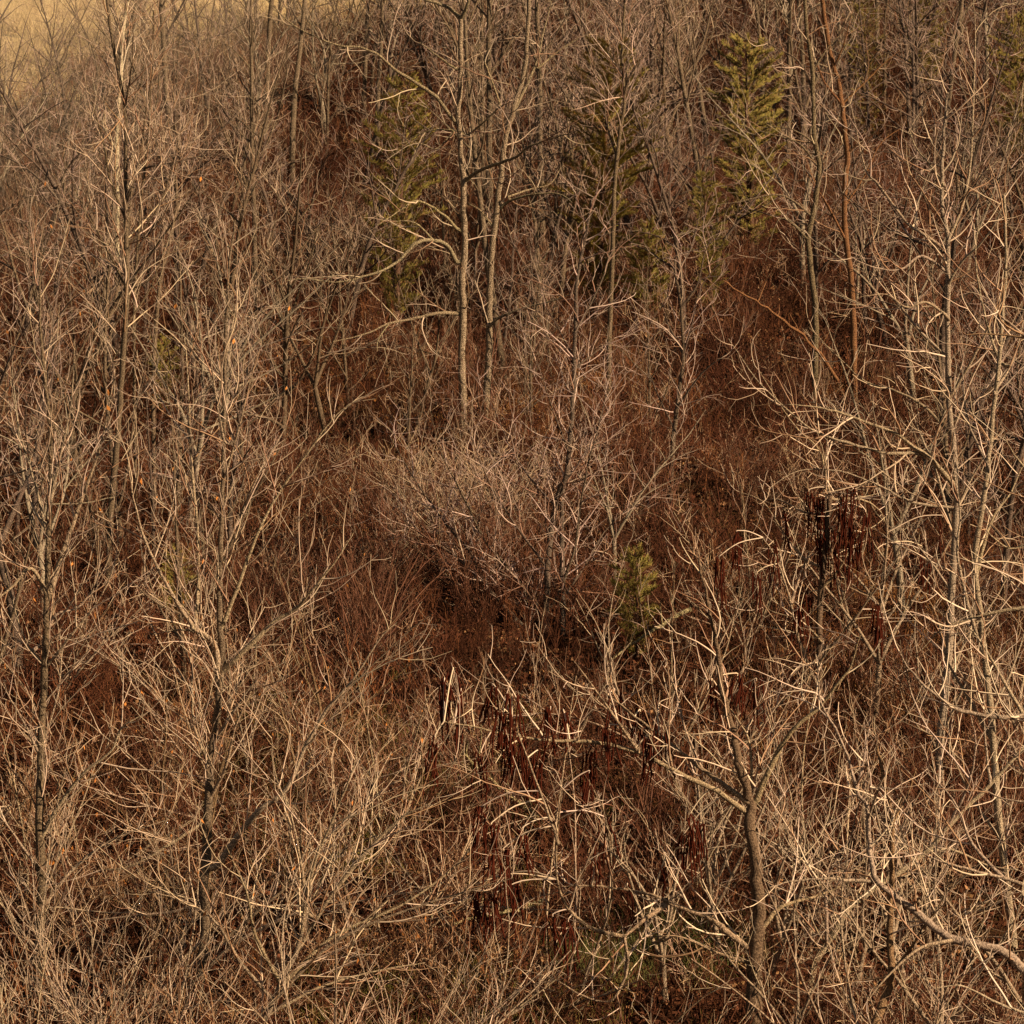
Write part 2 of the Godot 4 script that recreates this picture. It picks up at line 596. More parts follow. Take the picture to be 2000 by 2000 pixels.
func make_materials() -> void:
	M.twig = flat_mat(0.85)
	M.leaf = flat_mat(0.8)
	M.needle = flat_mat(0.75)
	M.needle.backlight_enabled = true
	M.needle.backlight = Color(0.45, 0.38, 0.12)
	M.pod = StandardMaterial3D.new()
	M.pod.albedo_color = Color(0.045, 0.010, 0.005).linear_to_srgb()
	M.pod.metallic_specular = 0.1
	M.pod.roughness = 0.9
	M.bark = flat_mat(0.95)
	M.bark.albedo_texture = noise_tex(0.03, [[0.0, Color(0.42, 0.38, 0.34)], [0.42, Color(0.72, 0.70, 0.68)], [0.58, Color(0.88, 0.88, 0.86)], [0.68, Color(1, 1, 0.98)], [1.0, Color(1, 1, 0.96)]], 3)
	M.bark.uv1_triplanar = true
	M.bark.uv1_scale = Vector3(1.9, 1.3, 1.9)
	var bump := FastNoiseLite.new()
	bump.frequency = 0.05
	bump.seed = 12
	var nt := NoiseTexture2D.new()
	nt.noise = bump
	nt.seamless = true
	nt.as_normal_map = true
	nt.bump_strength = 22.0
	M.bark.normal_enabled = true
	M.bark.normal_texture = nt
	# lichen-blotched bark
	M.lichen = flat_mat(0.95)
	M.lichen.albedo_texture = noise_tex(0.035, [[0.0, Color(0.25, 0.21, 0.17)], [0.45, Color(0.42, 0.37, 0.30)], [0.52, Color(0.75, 0.73, 0.66)], [0.6, Color(1, 0.98, 0.9)], [1.0, Color(1, 1, 0.95)]], 8)
	M.lichen.uv1_triplanar = true
	M.lichen.uv1_scale = Vector3(1.6, 1.6, 1.6)
	M.lichen.normal_enabled = true
	M.lichen.normal_texture = nt
	M.soil = flat_mat(1.0)
	M.soil.albedo_texture = noise_tex(0.05, [[0.0, Color(0.36, 0.30, 0.26)], [0.4, Color(0.62, 0.58, 0.54)], [0.55, Color(0.8, 0.78, 0.74)], [0.75, Color(1, 0.98, 0.92)], [1.0, Color(1, 1, 1)]], 21, 1024)
	M.soil.uv1_triplanar = true
	M.soil.uv1_world_triplanar = true
	M.soil.uv1_scale = Vector3(0.23, 0.23, 0.23)
	var list := []
	for q in 5:
		var b := Buf.new()
		var bend := rng.randf_range(-0.06, 0.06)
		var pts := PackedVector3Array()
		for k in 6:
			var t := k / 5.0
			pts.append(Vector3(bend * sin(t * 3.0), -t, rng.randf_range(-0.02, 0.02) + bend * t * t))
		tube(b, pts, 0.014, 0.013, 5, Color.WHITE)
		tube(b, PackedVector3Array([pts[5], pts[5] + Vector3(0, -0.03, 0)]), 0.013, 0.002, 5, Color.WHITE)
		list.append(mesh_of(b))
	M.pod_meshes = list

func make_ground() -> void:
	var zs := []
	var d := -30.0
	while d < 700.0:
		zs.append(-d)
		d += 1.0 if d < 190.0 and d > 25.0 else (5.0 if d < 260.0 else 30.0)
	var xs := []
	var x := -500.0
	while x <= 500.0:
		xs.append(x)
		x += 1.0 if absf(x + 0.5) < 50.0 else (5.0 if absf(x + 2.5) < 120.0 else 30.0)
	var b := Buf.new()
	for z in zs:
		for xx in xs:
			b.v.append(Vector3(xx, ground_y(xx, z), z))
			var p := patch_noise.get_noise_2d(xx, z)
			var p2 := patch_noise.get_noise_2d(xx * 3.0 + 40.0, z * 3.0)
			var c := Color(0.05, 0.018, 0.008).lerp(Color(0.10, 0.038, 0.016), clampf(p * 1.6 + 0.4, 0, 1))
			c = c.lerp(Color(0.075, 0.055, 0.02), clampf(p2 * 1.6 - 0.15, 0, 0.6))
			c = c.lerp(Color(0.47, 0.36, 0.195), field_part(xx, z))
			b.c.append(c)
	var w := xs.size()
	for j in zs.size():
		for k in w:
			var l: Vector3 = b.v[j * w + maxi(k - 1, 0)]
			var r: Vector3 = b.v[j * w + mini(k + 1, w - 1)]
			var u: Vector3 = b.v[maxi(j - 1, 0) * w + k]
			var dn: Vector3 = b.v[mini(j + 1, zs.size() - 1) * w + k]
			var nn := (r - l).cross(dn - u).normalized()
			b.n.append(-nn if nn.y < 0 else nn)
	for j in zs.size() - 1:
		for k in w - 1:
			var q := j * w + k
			for e in [q, q + w, q + 1, q + 1, q + w, q + w + 1]:
				b.i.append(e)
	var g := part(b, "hillside_ground", M.soil, self)
	g.set_meta("kind", "structure")
	g.set_meta("label", "steep hillside covered in rust brown leaf litter")
	g.set_meta("category", "ground")

func make_heroes() -> void:
	var sp := species("spread", 1.0)
	# twin-trunked tree in the middle of the slope
	rng.seed = 101
	hero("twin_trunk_tree", "tall tree with two mottled pale trunks and long crooked pale limbs", 80.0, sp, [
		[17, 9, [905, 850, 903, 760, 902, 699, 904, 598, 902, 543, 909, 482, 905, 409, 904, 344, 895, 232, 900, 134, 900, 36], -0.5],
		[15, 8, [945, 840, 952, 740, 956, 670, 956, 598, 958, 525, 965, 453, 972, 391, 981, 326, 987, 272, 1001, 225, 1012, 181, 1022, 150, 1030, 75, 1036, -40], 0.6, "trunk"],
		[9, 3, [900, 36, 870, 12, 820, -5, 790, -40]], [9, 4, [900, 36, 912, 12, 920, -30, 925, -70]],
		[9, 3, [887, 235, 852, 190, 817, 165, 770, 135, 740, 108, 700, 92, 650, 86, 575, 50, 520, 0], -1.5],
		[7, 3, [889, 134, 855, 110, 820, 83]], [5, 2, [884, 260, 853, 290, 820, 280, 790, 275]], [5, 2, [880, 254, 840, 255, 795, 275, 770, 300]],
		[8, 3, [892, 446, 867, 420, 817, 393, 784, 409, 737, 440], -1.5],
		[10, 3, [891, 511, 875, 482, 846, 469, 813, 475, 784, 504, 759, 522, 730, 534, 664, 551, 600, 545, 560, 548], -2.0], [5, 2, [846, 469, 810, 435, 770, 432]],
		[9, 3, [887, 612, 853, 612, 806, 623, 759, 632, 715, 652, 650, 667], -1.6], [4, 2, [759, 632, 739, 663, 737, 685]],
		[9, 3, [907, 355, 936, 333, 976, 319, 1009, 306, 1034, 286, 1085, 268, 1117, 261], -2.2],
		[6, 2, [911, 264, 940, 243, 976, 210, 1005, 196], -1.5], [6, 3, [976, 203, 958, 152, 943, 112, 925, 87]],
		[8, 3, [976, 406, 998, 391, 1041, 380, 1092, 379, 1117, 395], -1.0], [6, 2, [994, 384, 1034, 370, 1074, 359, 1096, 326]],
		[8, 3, [954, 641, 976, 620, 1034, 598, 1081, 587, 1121, 571], -1.2], [5, 2, [962, 440, 936, 410, 915, 398]],
		[8, 3, [1005, 215, 1045, 130, 1060, 70, 1078, 0], 1.0], [6, 3, [1055, 130, 1090, 100, 1130, 75]],
	], 0.35, M.lichen)
	# vase-shaped fine tree in front of it
	rng.seed = 102
	sp = species("fine", 1.2)
	sp.dens = [3.4, 4.2, 3.4]
	sp.len = [1.9, 1.0, 0.5]
	hero("vase_shaped_tree", "dark stemmed tree fanning into fine pinkish twigs before the twin trunks", 66.0, sp, [
		[15, 5, [1066, 1290, 1067, 1193, 1070, 1103, 1078, 1030, 1090, 965, 1107, 922, 1117, 813, 1121, 722, 1128, 543, 1143, 471, 1154, 391], 0.3],
		[13, 6, [1099, 1290, 1099, 1157, 1097, 1049, 1099, 965, 1107, 925], 0.6, "trunk"],
		[10, 3, [1060, 1262, 976, 1175, 947, 1139, 914, 1074, 860, 1010, 800, 920, 760, 850], 1.5], [6, 3, [914, 1074, 932, 1025, 943, 985]],
		[8, 2, [1067, 1215, 1010, 1130, 950, 1060, 900, 960, 860, 880, 840, 800], 0.8], [7, 2, [1070, 1110, 1010, 1030, 960, 950, 930, 880, 905, 800], -1.2],
		[6, 2, [1085, 990, 1040, 940, 1000, 880, 965, 800, 930, 740], -0.8], [6, 2, [1110, 880, 1080, 800, 1060, 740, 1040, 690]],
		[8, 2, [1080, 1180, 1120, 1080, 1135, 980, 1150, 900, 1170, 830, 1185, 760], -1.0], [6, 2, [1112, 930, 1150, 880, 1175, 810, 1190, 740]],
		[6, 2, [1128, 640, 1150, 600, 1185, 520, 1190, 430, 1175, 380]], [6, 2, [1122, 700, 1090, 640, 1060, 590]], [5, 2, [1121, 722, 1160, 690, 1200, 660]],
		[7, 2, [947, 1139, 880, 1080, 820, 1040, 770, 1000], 0.6], [6, 2, [1105, 1160, 1145, 1100, 1180, 1040, 1230, 990, 1270, 960]],
	], 0.25)
	# left tree with a straight trunk
	rng.seed = 103
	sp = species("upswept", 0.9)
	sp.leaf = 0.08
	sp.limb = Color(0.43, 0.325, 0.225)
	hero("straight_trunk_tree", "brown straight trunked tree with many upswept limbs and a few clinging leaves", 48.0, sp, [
		[24, 4, [384, 2010, 391, 1916, 402, 1807, 398, 1735, 406, 1626, 409, 1517, 417, 1452, 427, 1372, 433, 1300, 428, 1180, 430, 1080, 436, 950, 438, 830, 440, 700, 446, 560, 458, 430], 0.4],
		[14, 3, [425, 1330, 420, 1260, 375, 1220, 330, 1150, 285, 1060, 262, 980, 250, 900], -0.8], [11, 4, [380, 1225, 388, 1130, 383, 1000, 372, 880, 368, 760, 360, 650], 0.5],
		[14, 3, [435, 1310, 486, 1262, 536, 1215, 576, 1190, 616, 1146, 660, 1090, 690, 1040], -1.0],
		[11, 3, [436, 1220, 470, 1130, 500, 1050, 540, 970, 590, 900, 640, 830, 680, 790], -0.6], [7, 3, [437, 1080, 480, 980, 520, 900, 560, 830], 0.4],
		[7, 2, [437, 940, 460, 860, 480, 780, 500, 700]], [7, 2, [438, 860, 420, 760, 405, 640, 400, 540]], [6, 2, [440, 700, 460, 600, 470, 500]],
		[9, 3, [412, 1500, 380, 1420, 375, 1340, 370, 1290, 320, 1180], 0.5], [9, 3, [416, 1455, 450, 1400, 500, 1330, 560, 1290], -0.7],
		[15, 3, [425, 1690, 464, 1633, 507, 1583, 561, 1539, 598, 1456, 641, 1383, 688, 1329, 740, 1250, 775, 1215], -1.2],
		[10, 3, [408, 1600, 330, 1650, 260, 1690, 190, 1700]], [10, 3, [402, 1830, 330, 1900, 280, 1960]], [9, 3, [400, 1760, 340, 1780, 261, 1789, 159, 1804, 94, 1843], 0.6],
		[9, 3, [409, 1560, 440, 1500, 460, 1420, 490, 1350]], [8, 2, [433, 1300, 390, 1240, 350, 1230, 300, 1240]],
		[11, 3, [398, 1900, 450, 1850, 560, 1790, 700, 1760, 850, 1735], -1.0], [10, 3, [400, 1870, 480, 1800, 590, 1710, 690, 1650, 780, 1620], -0.4],
	], 0.3)
	# pod tree, right foreground
	rng.seed = 104
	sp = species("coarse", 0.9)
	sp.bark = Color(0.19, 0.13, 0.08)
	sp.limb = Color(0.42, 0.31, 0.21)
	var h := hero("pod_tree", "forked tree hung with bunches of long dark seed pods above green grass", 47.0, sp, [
		[38, 4, [1474, 2020, 1474, 1930, 1476, 1843, 1484, 1790, 1478, 1717, 1467, 1626, 1465, 1568, 1445, 1503, 1434, 1438, 1412, 1354, 1400, 1270, 1385, 1190, 1365, 1090], 0.4],
		[14, 4, [1462, 1568, 1410, 1530, 1372, 1503, 1300, 1445, 1240, 1400, 1180, 1350], 1.0],
		[13, 4, [1462, 1590, 1400, 1545, 1338, 1517, 1248, 1470, 1157, 1449, 1085, 1447, 1005, 1438, 930, 1420, 867, 1409], -1.2],
		[15, 4, [1478, 1560, 1500, 1510, 1525, 1459, 1554, 1420, 1601, 1380, 1640, 1330, 1662, 1300, 1680, 1240], -0.6],
		[9, 3, [1465, 1560, 1468, 1500, 1460, 1440, 1430, 1390, 1405, 1350]],
		[16, 4, [1460, 1850, 1420, 1820, 1391, 1796, 1300, 1760, 1277, 1749, 1175, 1731, 1096, 1731], -0.8],
		[14, 9, [1299, 1767, 1258, 1798, 1219, 1829]], [9, 3, [1219, 1829, 1157, 1814, 1110, 1775, 1088, 1717, 1088, 1626, 1100, 1540]],
		[9, 3, [1219, 1833, 1226, 1880, 1215, 1923, 1190, 1956, 1139, 1945, 1074, 1909, 1000, 1890]],
		[12, 4, [1478, 1830, 1510, 1785, 1540, 1765, 1612, 1745, 1660, 1720]], [10, 3, [1462, 1880, 1400, 1860, 1330, 1830, 1260, 1830]],
		[8, 3, [1480, 1690, 1500, 1650, 1540, 1690, 1600, 1730]], [8, 3, [1088, 1640, 1060, 1560, 1030, 1480, 1000, 1400]],
		[7, 3, [1372, 1503, 1340, 1430, 1320, 1350, 1290, 1290]], [7, 3, [1248, 1470, 1200, 1400, 1150, 1330, 1120, 1290]],
	], 0.6)
	pods(h, [[885, 1310, 95], [868, 1330, 110], [850, 1440, 100], [962, 1340, 90], [985, 1390, 90], [992, 1440, 90], [940, 1470, 90], [1015, 1440, 100], [1075, 1385, 90], [1100, 1390, 80], [1150, 1460, 90], [1200, 1350, 110], [1190, 1420, 80], [1250, 1390, 90], [1265, 1440, 80], [1290, 1420, 90], [1150, 1510, 70, 3], [940, 1580, 95], [962, 1610, 110], [985, 1660, 100], [1000, 1710, 90], [935, 1730, 90], [965, 1750, 70], [1022, 1620, 80], [1180, 1600, 90, 3], [1168, 1670, 60], [1080, 1790, 90], [1110, 1800, 90], [1350, 1590, 80], [1338, 1630, 80], [1372, 1600, 70], [1390, 1330, 60], [1440, 1320, 70], [1476, 1330, 80], [1225, 1730, 80, 2], [1300, 1680, 60, 2], [900, 1350, 90], [1000, 1360, 100], [1050, 1470, 90]])
	rng.seed = 105
	h = hero("pod_tree", "knobbly topped tree with dark seed pods standing before the rust clearing", 62.0, sp, [
		[15, 9, [1601, 1440, 1601, 1349, 1601, 1193, 1608, 1103, 1615, 1049, 1619, 985, 1622, 968], 0.2],
		[8, 2, [1622, 970, 1612, 930, 1600, 880, 1560, 840, 1530, 800, 1480, 720], 0.6], [7, 2, [1625, 970, 1640, 955, 1670, 962, 1680, 985]], [7, 2, [1612, 1005, 1570, 1000, 1520, 975, 1490, 980]],
		[7, 2, [1614, 960, 1612, 900, 1616, 850, 1620, 800]], [8, 2, [1606, 1110, 1570, 1090, 1530, 1040, 1490, 980, 1440, 960]], [8, 3, [1605, 1150, 1640, 1110, 1665, 1060, 1690, 1030], -0.5],
		[10, 3, [1600, 1350, 1560, 1250, 1545, 1180, 1520, 1100, 1490, 1050], -0.5], [8, 3, [1545, 1180, 1560, 1130, 1580, 1080]], [7, 2, [1628, 975, 1680, 975, 1720, 1000, 1740, 1060]],
		[6, 2, [1602, 1250, 1560, 1210, 1510, 1195, 1470, 1170]], [7, 2, [1603, 1290, 1650, 1230, 1690, 1180, 1720, 1120]],
	], 0.5)
	pods(h, [[1600, 970, 100], [1640, 960, 110], [1655, 1010, 100], [1690, 1000, 90], [1600, 1040, 80], [1510, 1060, 100], [1440, 1040, 90], [1405, 1090, 100], [1560, 1180, 80], [1580, 1160, 90], [1710, 1180, 70], [1722, 1200, 70], [1670, 1040, 100], [1630, 1030, 110], [1540, 1000, 80], [1480, 1120, 80], [1660, 950, 90], [1580, 960, 80], [1800, 1070, 90, 4], [1818, 1090, 90, 3], [1840, 1010, 80, 2]])
	# right side: vase tree of pale limbs
	rng.seed = 106
	sp = species("coarse", 1.0)
	sp.tw = Color(0.42, 0.315, 0.22)
	hero("pale_limbed_tree", "tall tree with a vase of pale upcurved limbs and long low limbs", 58.0, sp, [
		[17, 5, [1835, 1480, 1850, 1300, 1862, 1100, 1868, 950, 1855, 800, 1851, 688, 1851, 543, 1851, 464, 1840, 400, 1840, 330, 1845, 240, 1850, 180], 0.2],
		[9, 2, [1843, 485, 1800, 455, 1771, 435, 1717, 362, 1690, 330, 1670, 240, 1655, 180], 1.0], [8, 2, [1852, 470, 1880, 400, 1895, 320, 1900, 220, 1905, 80, 1900, -20], 0.5],
		[8, 2, [1848, 530, 1800, 500, 1757, 527, 1700, 520, 1660, 500], -0.8], [8, 2, [1850, 560, 1880, 510, 1920, 470, 1960, 400, 1970, 300]], [7, 2, [1842, 360, 1815, 320, 1790, 290, 1775, 250]],
		[8, 2, [1851, 620, 1810, 590, 1770, 600, 1730, 575, 1680, 580], -0.8], [8, 2, [1852, 700, 1800, 650, 1760, 600, 1735, 570, 1700, 500], 1.0],
		[9, 2, [1853, 780, 1900, 700, 1930, 640, 1960, 570, 1975, 500], -1.0], [7, 2, [1853, 760, 1820, 720, 1780, 700, 1720, 670]],
		[11, 3, [1866, 950, 1822, 900, 1775, 867, 1753, 849, 1662, 813, 1608, 798, 1540, 790], -1.5], [9, 2, [1822, 900, 1789, 885, 1735, 885, 1662, 867, 1590, 842, 1532, 795, 1474, 737, 1423, 661], -1.0],
		[8, 2, [1866, 990, 1800, 985, 1757, 970, 1720, 950, 1640, 920, 1560, 920, 1500, 955], -1.2], [9, 3, [1864, 1060, 1840, 960, 1820, 900, 1790, 830, 1770, 760]],
		[8, 2, [1865, 1000, 1900, 930, 1940, 860, 1970, 780]], [8, 2, [1858, 850, 1800, 790, 1740, 760, 1690, 745, 1640, 700, 1580, 640], 1.0],
		[8, 2, [1860, 1160, 1820, 1100, 1790, 1060, 1770, 1000]], [9, 2, [1850, 1320, 1900, 1230, 1950, 1160, 1990, 1080]],
	], 0.6)
	# two stems on the upper right: one rusty, one grey
	rng.seed = 107
	sp = species("spread", 1.0)
	sp.bark = Color(0.27, 0.135, 0.062)
	hero("rusty_stemmed_tree", "slim tree with a rust orange upper stem beside a grey stemmed tree", 84.0, sp, [
		[13, 8, [1668, 720, 1666, 598, 1662, 543, 1651, 453, 1650, 373, 1655, 308, 1650, 254, 1644, 203, 1637, 159, 1622, 105, 1610, 30, 1600, -40], 0.3],
		[7, 2, [1648, 455, 1620, 410, 1590, 350, 1560, 280], 0.4], [6, 2, [1648, 200, 1680, 170, 1720, 130, 1755, 100]], [7, 2, [1652, 470, 1632, 430, 1610, 390, 1575, 340]], [6, 2, [1652, 400, 1690, 340, 1720, 280, 1760, 250]],
		[6, 2, [1644, 203, 1610, 160, 1590, 110, 1570, 60]], [6, 2, [1630, 130, 1650, 80, 1665, 20]], [6, 2, [1650, 300, 1680, 280, 1740, 240]],
	], 0.5)
	rng.seed = 108
	sp = species("spread", 1.0)
	sp.bark = Color(0.25, 0.20, 0.15)
	hero("grey_stemmed_tree", "slim grey mottled stem with crooked limbs beside the rust orange stem", 83.0, sp, [
		[14, 7, [1590, 760, 1593, 616, 1586, 543, 1579, 464, 1595, 380, 1599, 319, 1590, 254, 1586, 127, 1575, 60, 1570, -30], 0.2],
		[7, 2, [1583, 420, 1545, 390, 1510, 380, 1440, 395, 1390, 400], -0.8], [6, 2, [1597, 325, 1560, 280, 1500, 260, 1430, 240]], [6, 2, [1588, 180, 1560, 120, 1510, 90, 1460, 60]], [6, 2, [1588, 140, 1620, 90, 1650, 60]],
		[6, 2, [1580, 470, 1550, 440, 1520, 430, 1495, 510]], [6, 2, [1592, 280, 1540, 250, 1480, 250]],
	], 0.5, M.lichen)
	# far left tall poles
	rng.seed = 109
	sp = species("upswept", 1.1)
	sp.bark = Color(0.17, 0.125, 0.08)
	hero("tall_pole_tree", "tall dark straight pole tree with forked top before the golden field", 70.0, sp, [
		[15, 5, [208, 1190, 214, 1050, 218, 980, 230, 850, 240, 700, 248, 560, 246, 420, 245, 330, 243, 210, 215, 50, 205, -40], 0.3],
		[7, 2, [246, 430, 215, 350, 205, 290, 180, 200, 150, 110], 0.5], [7, 2, [245, 400, 270, 320, 285, 220, 300, 120, 300, 20]], [6, 2, [247, 480, 300, 420, 330, 350, 360, 230], -0.4], [7, 2, [243, 220, 258, 120, 260, 40]],
		[6, 2, [245, 560, 200, 470, 160, 400, 120, 300]], [6, 2, [244, 640, 290, 570, 310, 520, 345, 420]],
	], 0.4)
	rng.seed = 110
	sp = species("upswept", 1.1)
	sp.bark = Color(0.58, 0.50, 0.36)
	hero("white_stemmed_tree", "slender whitish stemmed tree just behind the dark pole tree", 92.0, sp, [
		[10, 5, [232, 700, 230, 520, 228, 330, 230, 240, 236, 150, 238, 80, 250, 0, 255, -40], 0.2], [5, 2, [236, 150, 250, 90, 275, 30]], [5, 2, [231, 300, 200, 240, 180, 150]], [5, 2, [230, 350, 260, 300, 290, 290]],
	], 0.4)
	rng.seed = 111
	sp = species("upswept", 1.0)
	hero("forked_slender_tree", "slender pale forked tree with bent limbs beside the dark pole tree", 76.0, sp, [
		[9, 4, [300, 760, 310, 570, 330, 480, 345, 400, 343, 320, 352, 310, 340, 240], 0.2], [7, 3, [262, 620, 275, 400, 283, 330, 290, 260, 297, 130, 300, 20], 0.3, "trunk"], [6, 2, [282, 328, 310, 322, 345, 316, 390, 305, 425, 303]], [5, 2, [348, 305, 375, 275, 410, 240]], [5, 2, [292, 270, 320, 250, 350, 200, 420, 165]],
	], 0.4)
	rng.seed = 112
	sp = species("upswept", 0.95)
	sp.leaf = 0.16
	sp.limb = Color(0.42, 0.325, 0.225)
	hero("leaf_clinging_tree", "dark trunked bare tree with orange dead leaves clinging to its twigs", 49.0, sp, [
		[22, 4, [75, 2010, 75, 1900, 80, 1750, 78, 1600, 80, 1450, 88, 1300, 90, 1180, 95, 1040, 100, 900, 92, 780, 80, 650, 78, 540], 0.3],
		[12, 3, [92, 1160, 60, 1110, 20, 1150, -40, 1200], -0.5], [12, 3, [90, 1180, 130, 1060, 165, 960, 200, 860, 225, 720], 0.4], [9, 3, [95, 1060, 70, 950, 40, 850, 20, 740]], [9, 3, [85, 1310, 140, 1240, 200, 1160, 240, 1060]],
		[11, 3, [80, 1640, 109, 1583, 163, 1510, 217, 1467, 239, 1420, 290, 1390], -0.8], [9, 3, [80, 1480, 40, 1400, 0, 1330]], [9, 3, [85, 1300, 45, 1240, 10, 1120]], [10, 3, [78, 1780, 140, 1700, 220, 1640, 330, 1600]], [9, 3, [88, 1250, 110, 1200, 160, 1180, 215, 1090]],
		[10, 3, [76, 1860, 30, 1800, -20, 1700]], [9, 3, [78, 1700, 20, 1620, -30, 1560]], [9, 3, [95, 1000, 120, 880, 140, 780, 145, 680]],
	], 0.25)
	# right edge trees, stems outside the frame or cut by it
	rng.seed = 113
	sp = species("coarse", 0.9)
	hero("leaning_limb_tree", "pale barked tree reaching long sunlit limbs past the brown sapling", 43.0, sp, [
		[40, 16, [2130, 2200, 2125, 2000, 2120, 1800, 2128, 1500, 2135, 1200, 2130, 900], 0.0],
		[24, 5, [2122, 1990, 2060, 1940, 2000, 1894, 1952, 1854, 1865, 1836, 1825, 1811, 1771, 1767, 1728, 1735, 1709, 1713, 1699, 1662, 1695, 1583, 1673, 1543, 1648, 1459, 1604, 1372, 1597, 1300], 0.8],
		[11, 3, [1712, 1722, 1662, 1720, 1615, 1716, 1554, 1720, 1503, 1733], -0.5], [8, 3, [1695, 1600, 1710, 1560, 1725, 1520, 1760, 1480]], [8, 3, [1673, 1543, 1690, 1470, 1700, 1400]],
		[15, 4, [2128, 1420, 2060, 1395, 2000, 1398, 1952, 1401, 1894, 1391, 1858, 1380, 1807, 1340, 1771, 1300, 1757, 1272], -0.5],
		[13, 3, [2132, 1260, 2060, 1200, 2000, 1187, 1915, 1204, 1854, 1222, 1829, 1237, 1800, 1270], 0.3], [13, 4, [2130, 800, 2060, 700, 2000, 655, 1970, 630, 1940, 608], 0.3],
		[12, 3, [2124, 1760, 2040, 1740, 1960, 1715, 1900, 1700, 1830, 1680, 1770, 1650, 1720, 1640], -0.4], [9, 3, [1865, 1836, 1800, 1850, 1740, 1900, 1690, 1960]], [10, 3, [2122, 1990, 2040, 1990, 1950, 1960, 1880, 1925, 1830, 1930]],
		[9, 3, [1960, 1715, 1900, 1650, 1860, 1560, 1800, 1500]], [9, 3, [2000, 1398, 1960, 1330, 1920, 1260, 1880, 1210]], [9, 3, [2128, 1500, 2040, 1560, 1960, 1560, 1900, 1530]],
		[10, 3, [2130, 1000, 2050, 960, 1990, 900, 1960, 850]], [10, 3, [2131, 1100, 2040, 1060, 1970, 1070, 1920, 1030]],
	], 0.9)
	rng.seed = 114
	hero("diagonal_stem_tree", "young tree leaning diagonally behind the brown sapling", 50.0, sp, [
		[17, 5, [1575, 1960, 1593, 1880, 1626, 1825, 1662, 1771, 1735, 1717, 1807, 1666, 1854, 1612, 1934, 1532, 1988, 1474, 2040, 1400], 0.5],
		[11, 4, [1612, 1850, 1615, 1818, 1613, 1735, 1626, 1691, 1644, 1662, 1670, 1620], -0.4], [9, 3, [1850, 1615, 1880, 1560, 1900, 1500, 1905, 1440, 1890, 1380]], [8, 3, [1810, 1664, 1860, 1660, 1930, 1690, 1990, 1700]], [8, 3, [1735, 1717, 1750, 1650, 1770, 1600, 1800, 1540]],
		[8, 3, [1934, 1532, 1925, 1450, 1920, 1380]],
	], 0.4)
	rng.seed = 115
	var sp2 := species("coarse", 0.8)
	sp2.bark = Color(0.30, 0.19, 0.10)
	sp2.dens = [0.7, 1.5, 1.0]
	hero("brown_sapling", "upright brown sapling crossing the pale leaning limb", 44.0, sp2, [
		[22, 5, [1700, 2040, 1709, 2000, 1735, 1934, 1742, 1894, 1738, 1843, 1740, 1750, 1742, 1662, 1742, 1590, 1728, 1536, 1713, 1456], 0.0], [8, 3, [1742, 1900, 1780, 1850, 1810, 1800, 1850, 1760]], [7, 3, [1742, 1610, 1770, 1560, 1790, 1500]],
	], 0.3)
	rng.seed = 116
	sp = species("coarse", 0.9)
	hero("crowded_limb_tree", "pale stemmed tree with crowded limbs behind the long sunlit limbs", 52.0, sp, [
		[18, 5, [1985, 2000, 1975, 1800, 1950, 1600, 1940, 1450, 1920, 1250, 1905, 1100, 1925, 950, 1940, 800, 1955, 650, 1965, 500, 1960, 380], 0.2],
		[10, 3, [1925, 1290, 1890, 1180, 1870, 1080, 1875, 1000, 1860, 900]], [10, 3, [1908, 1120, 1935, 1020, 1975, 960, 2010, 880]], [9, 3, [1935, 1400, 1980, 1300, 2010, 1200]], [9, 3, [1940, 1450, 1890, 1360, 1850, 1290, 1830, 1200], 0.5],
		[9, 3, [1945, 760, 1980, 700, 2005, 600]], [8, 3, [1950, 700, 1920, 600, 1905, 500, 1915, 420]], [9, 3, [1930, 910, 1890, 820, 1880, 720]], [9, 3, [1955, 1640, 1900, 1560, 1860, 1470, 1850, 1400]], [9, 3, [1965, 1720, 2000, 1650, 2030, 1560]],
	], 0.3)
	rng.seed = 117
	sp = species("fine", 1.0)
	sp.tw = Color(0.36, 0.26, 0.20)
	hero("slim_forked_tree", "slim pinkish grey tree forking upward between the evergreens", 74.0, sp, [
		[11, 4, [1310, 960, 1316, 850, 1330, 740, 1335, 690, 1330, 600, 1318, 520, 1330, 480], 0.2], [6, 2, [1333, 700, 1350, 640, 1370, 560, 1420, 500]], [6, 2, [1334, 690, 1300, 620, 1290, 560]], [7, 2, [1320, 800, 1370, 730, 1420, 690]], [6, 2, [1318, 840, 1280, 760, 1260, 700]],
		[6, 2, [1330, 600, 1360, 560, 1375, 500, 1390, 460]],
	], 0.3)
	rng.seed = 118
	sp = species("upswept", 1.0)
	sp.tw = Color(0.36, 0.26, 0.20)
	hero("long_forked_tree", "tall slender tan tree forking widely before the round topped evergreen", 82.0, sp, [
		[11, 4, [1190, 660, 1197, 480, 1199, 400, 1203, 330, 1212, 250, 1220, 200, 1215, 120, 1218, 40, 1222, -30], 0.2], [7, 2, [1218, 200, 1230, 150, 1262, 105, 1300, 70, 1320, 20], -0.6], [6, 2, [1221, 180, 1228, 80, 1238, 0]], [6, 2, [1205, 310, 1185, 240, 1180, 170]],
	], 0.5)
	rng.seed = 121
	sp = species("upswept", 0.9)
	sp.tw = Color(0.44, 0.33, 0.225)
	sp.bark = Color(0.34, 0.26, 0.175)
	sp.leaf = 0.07
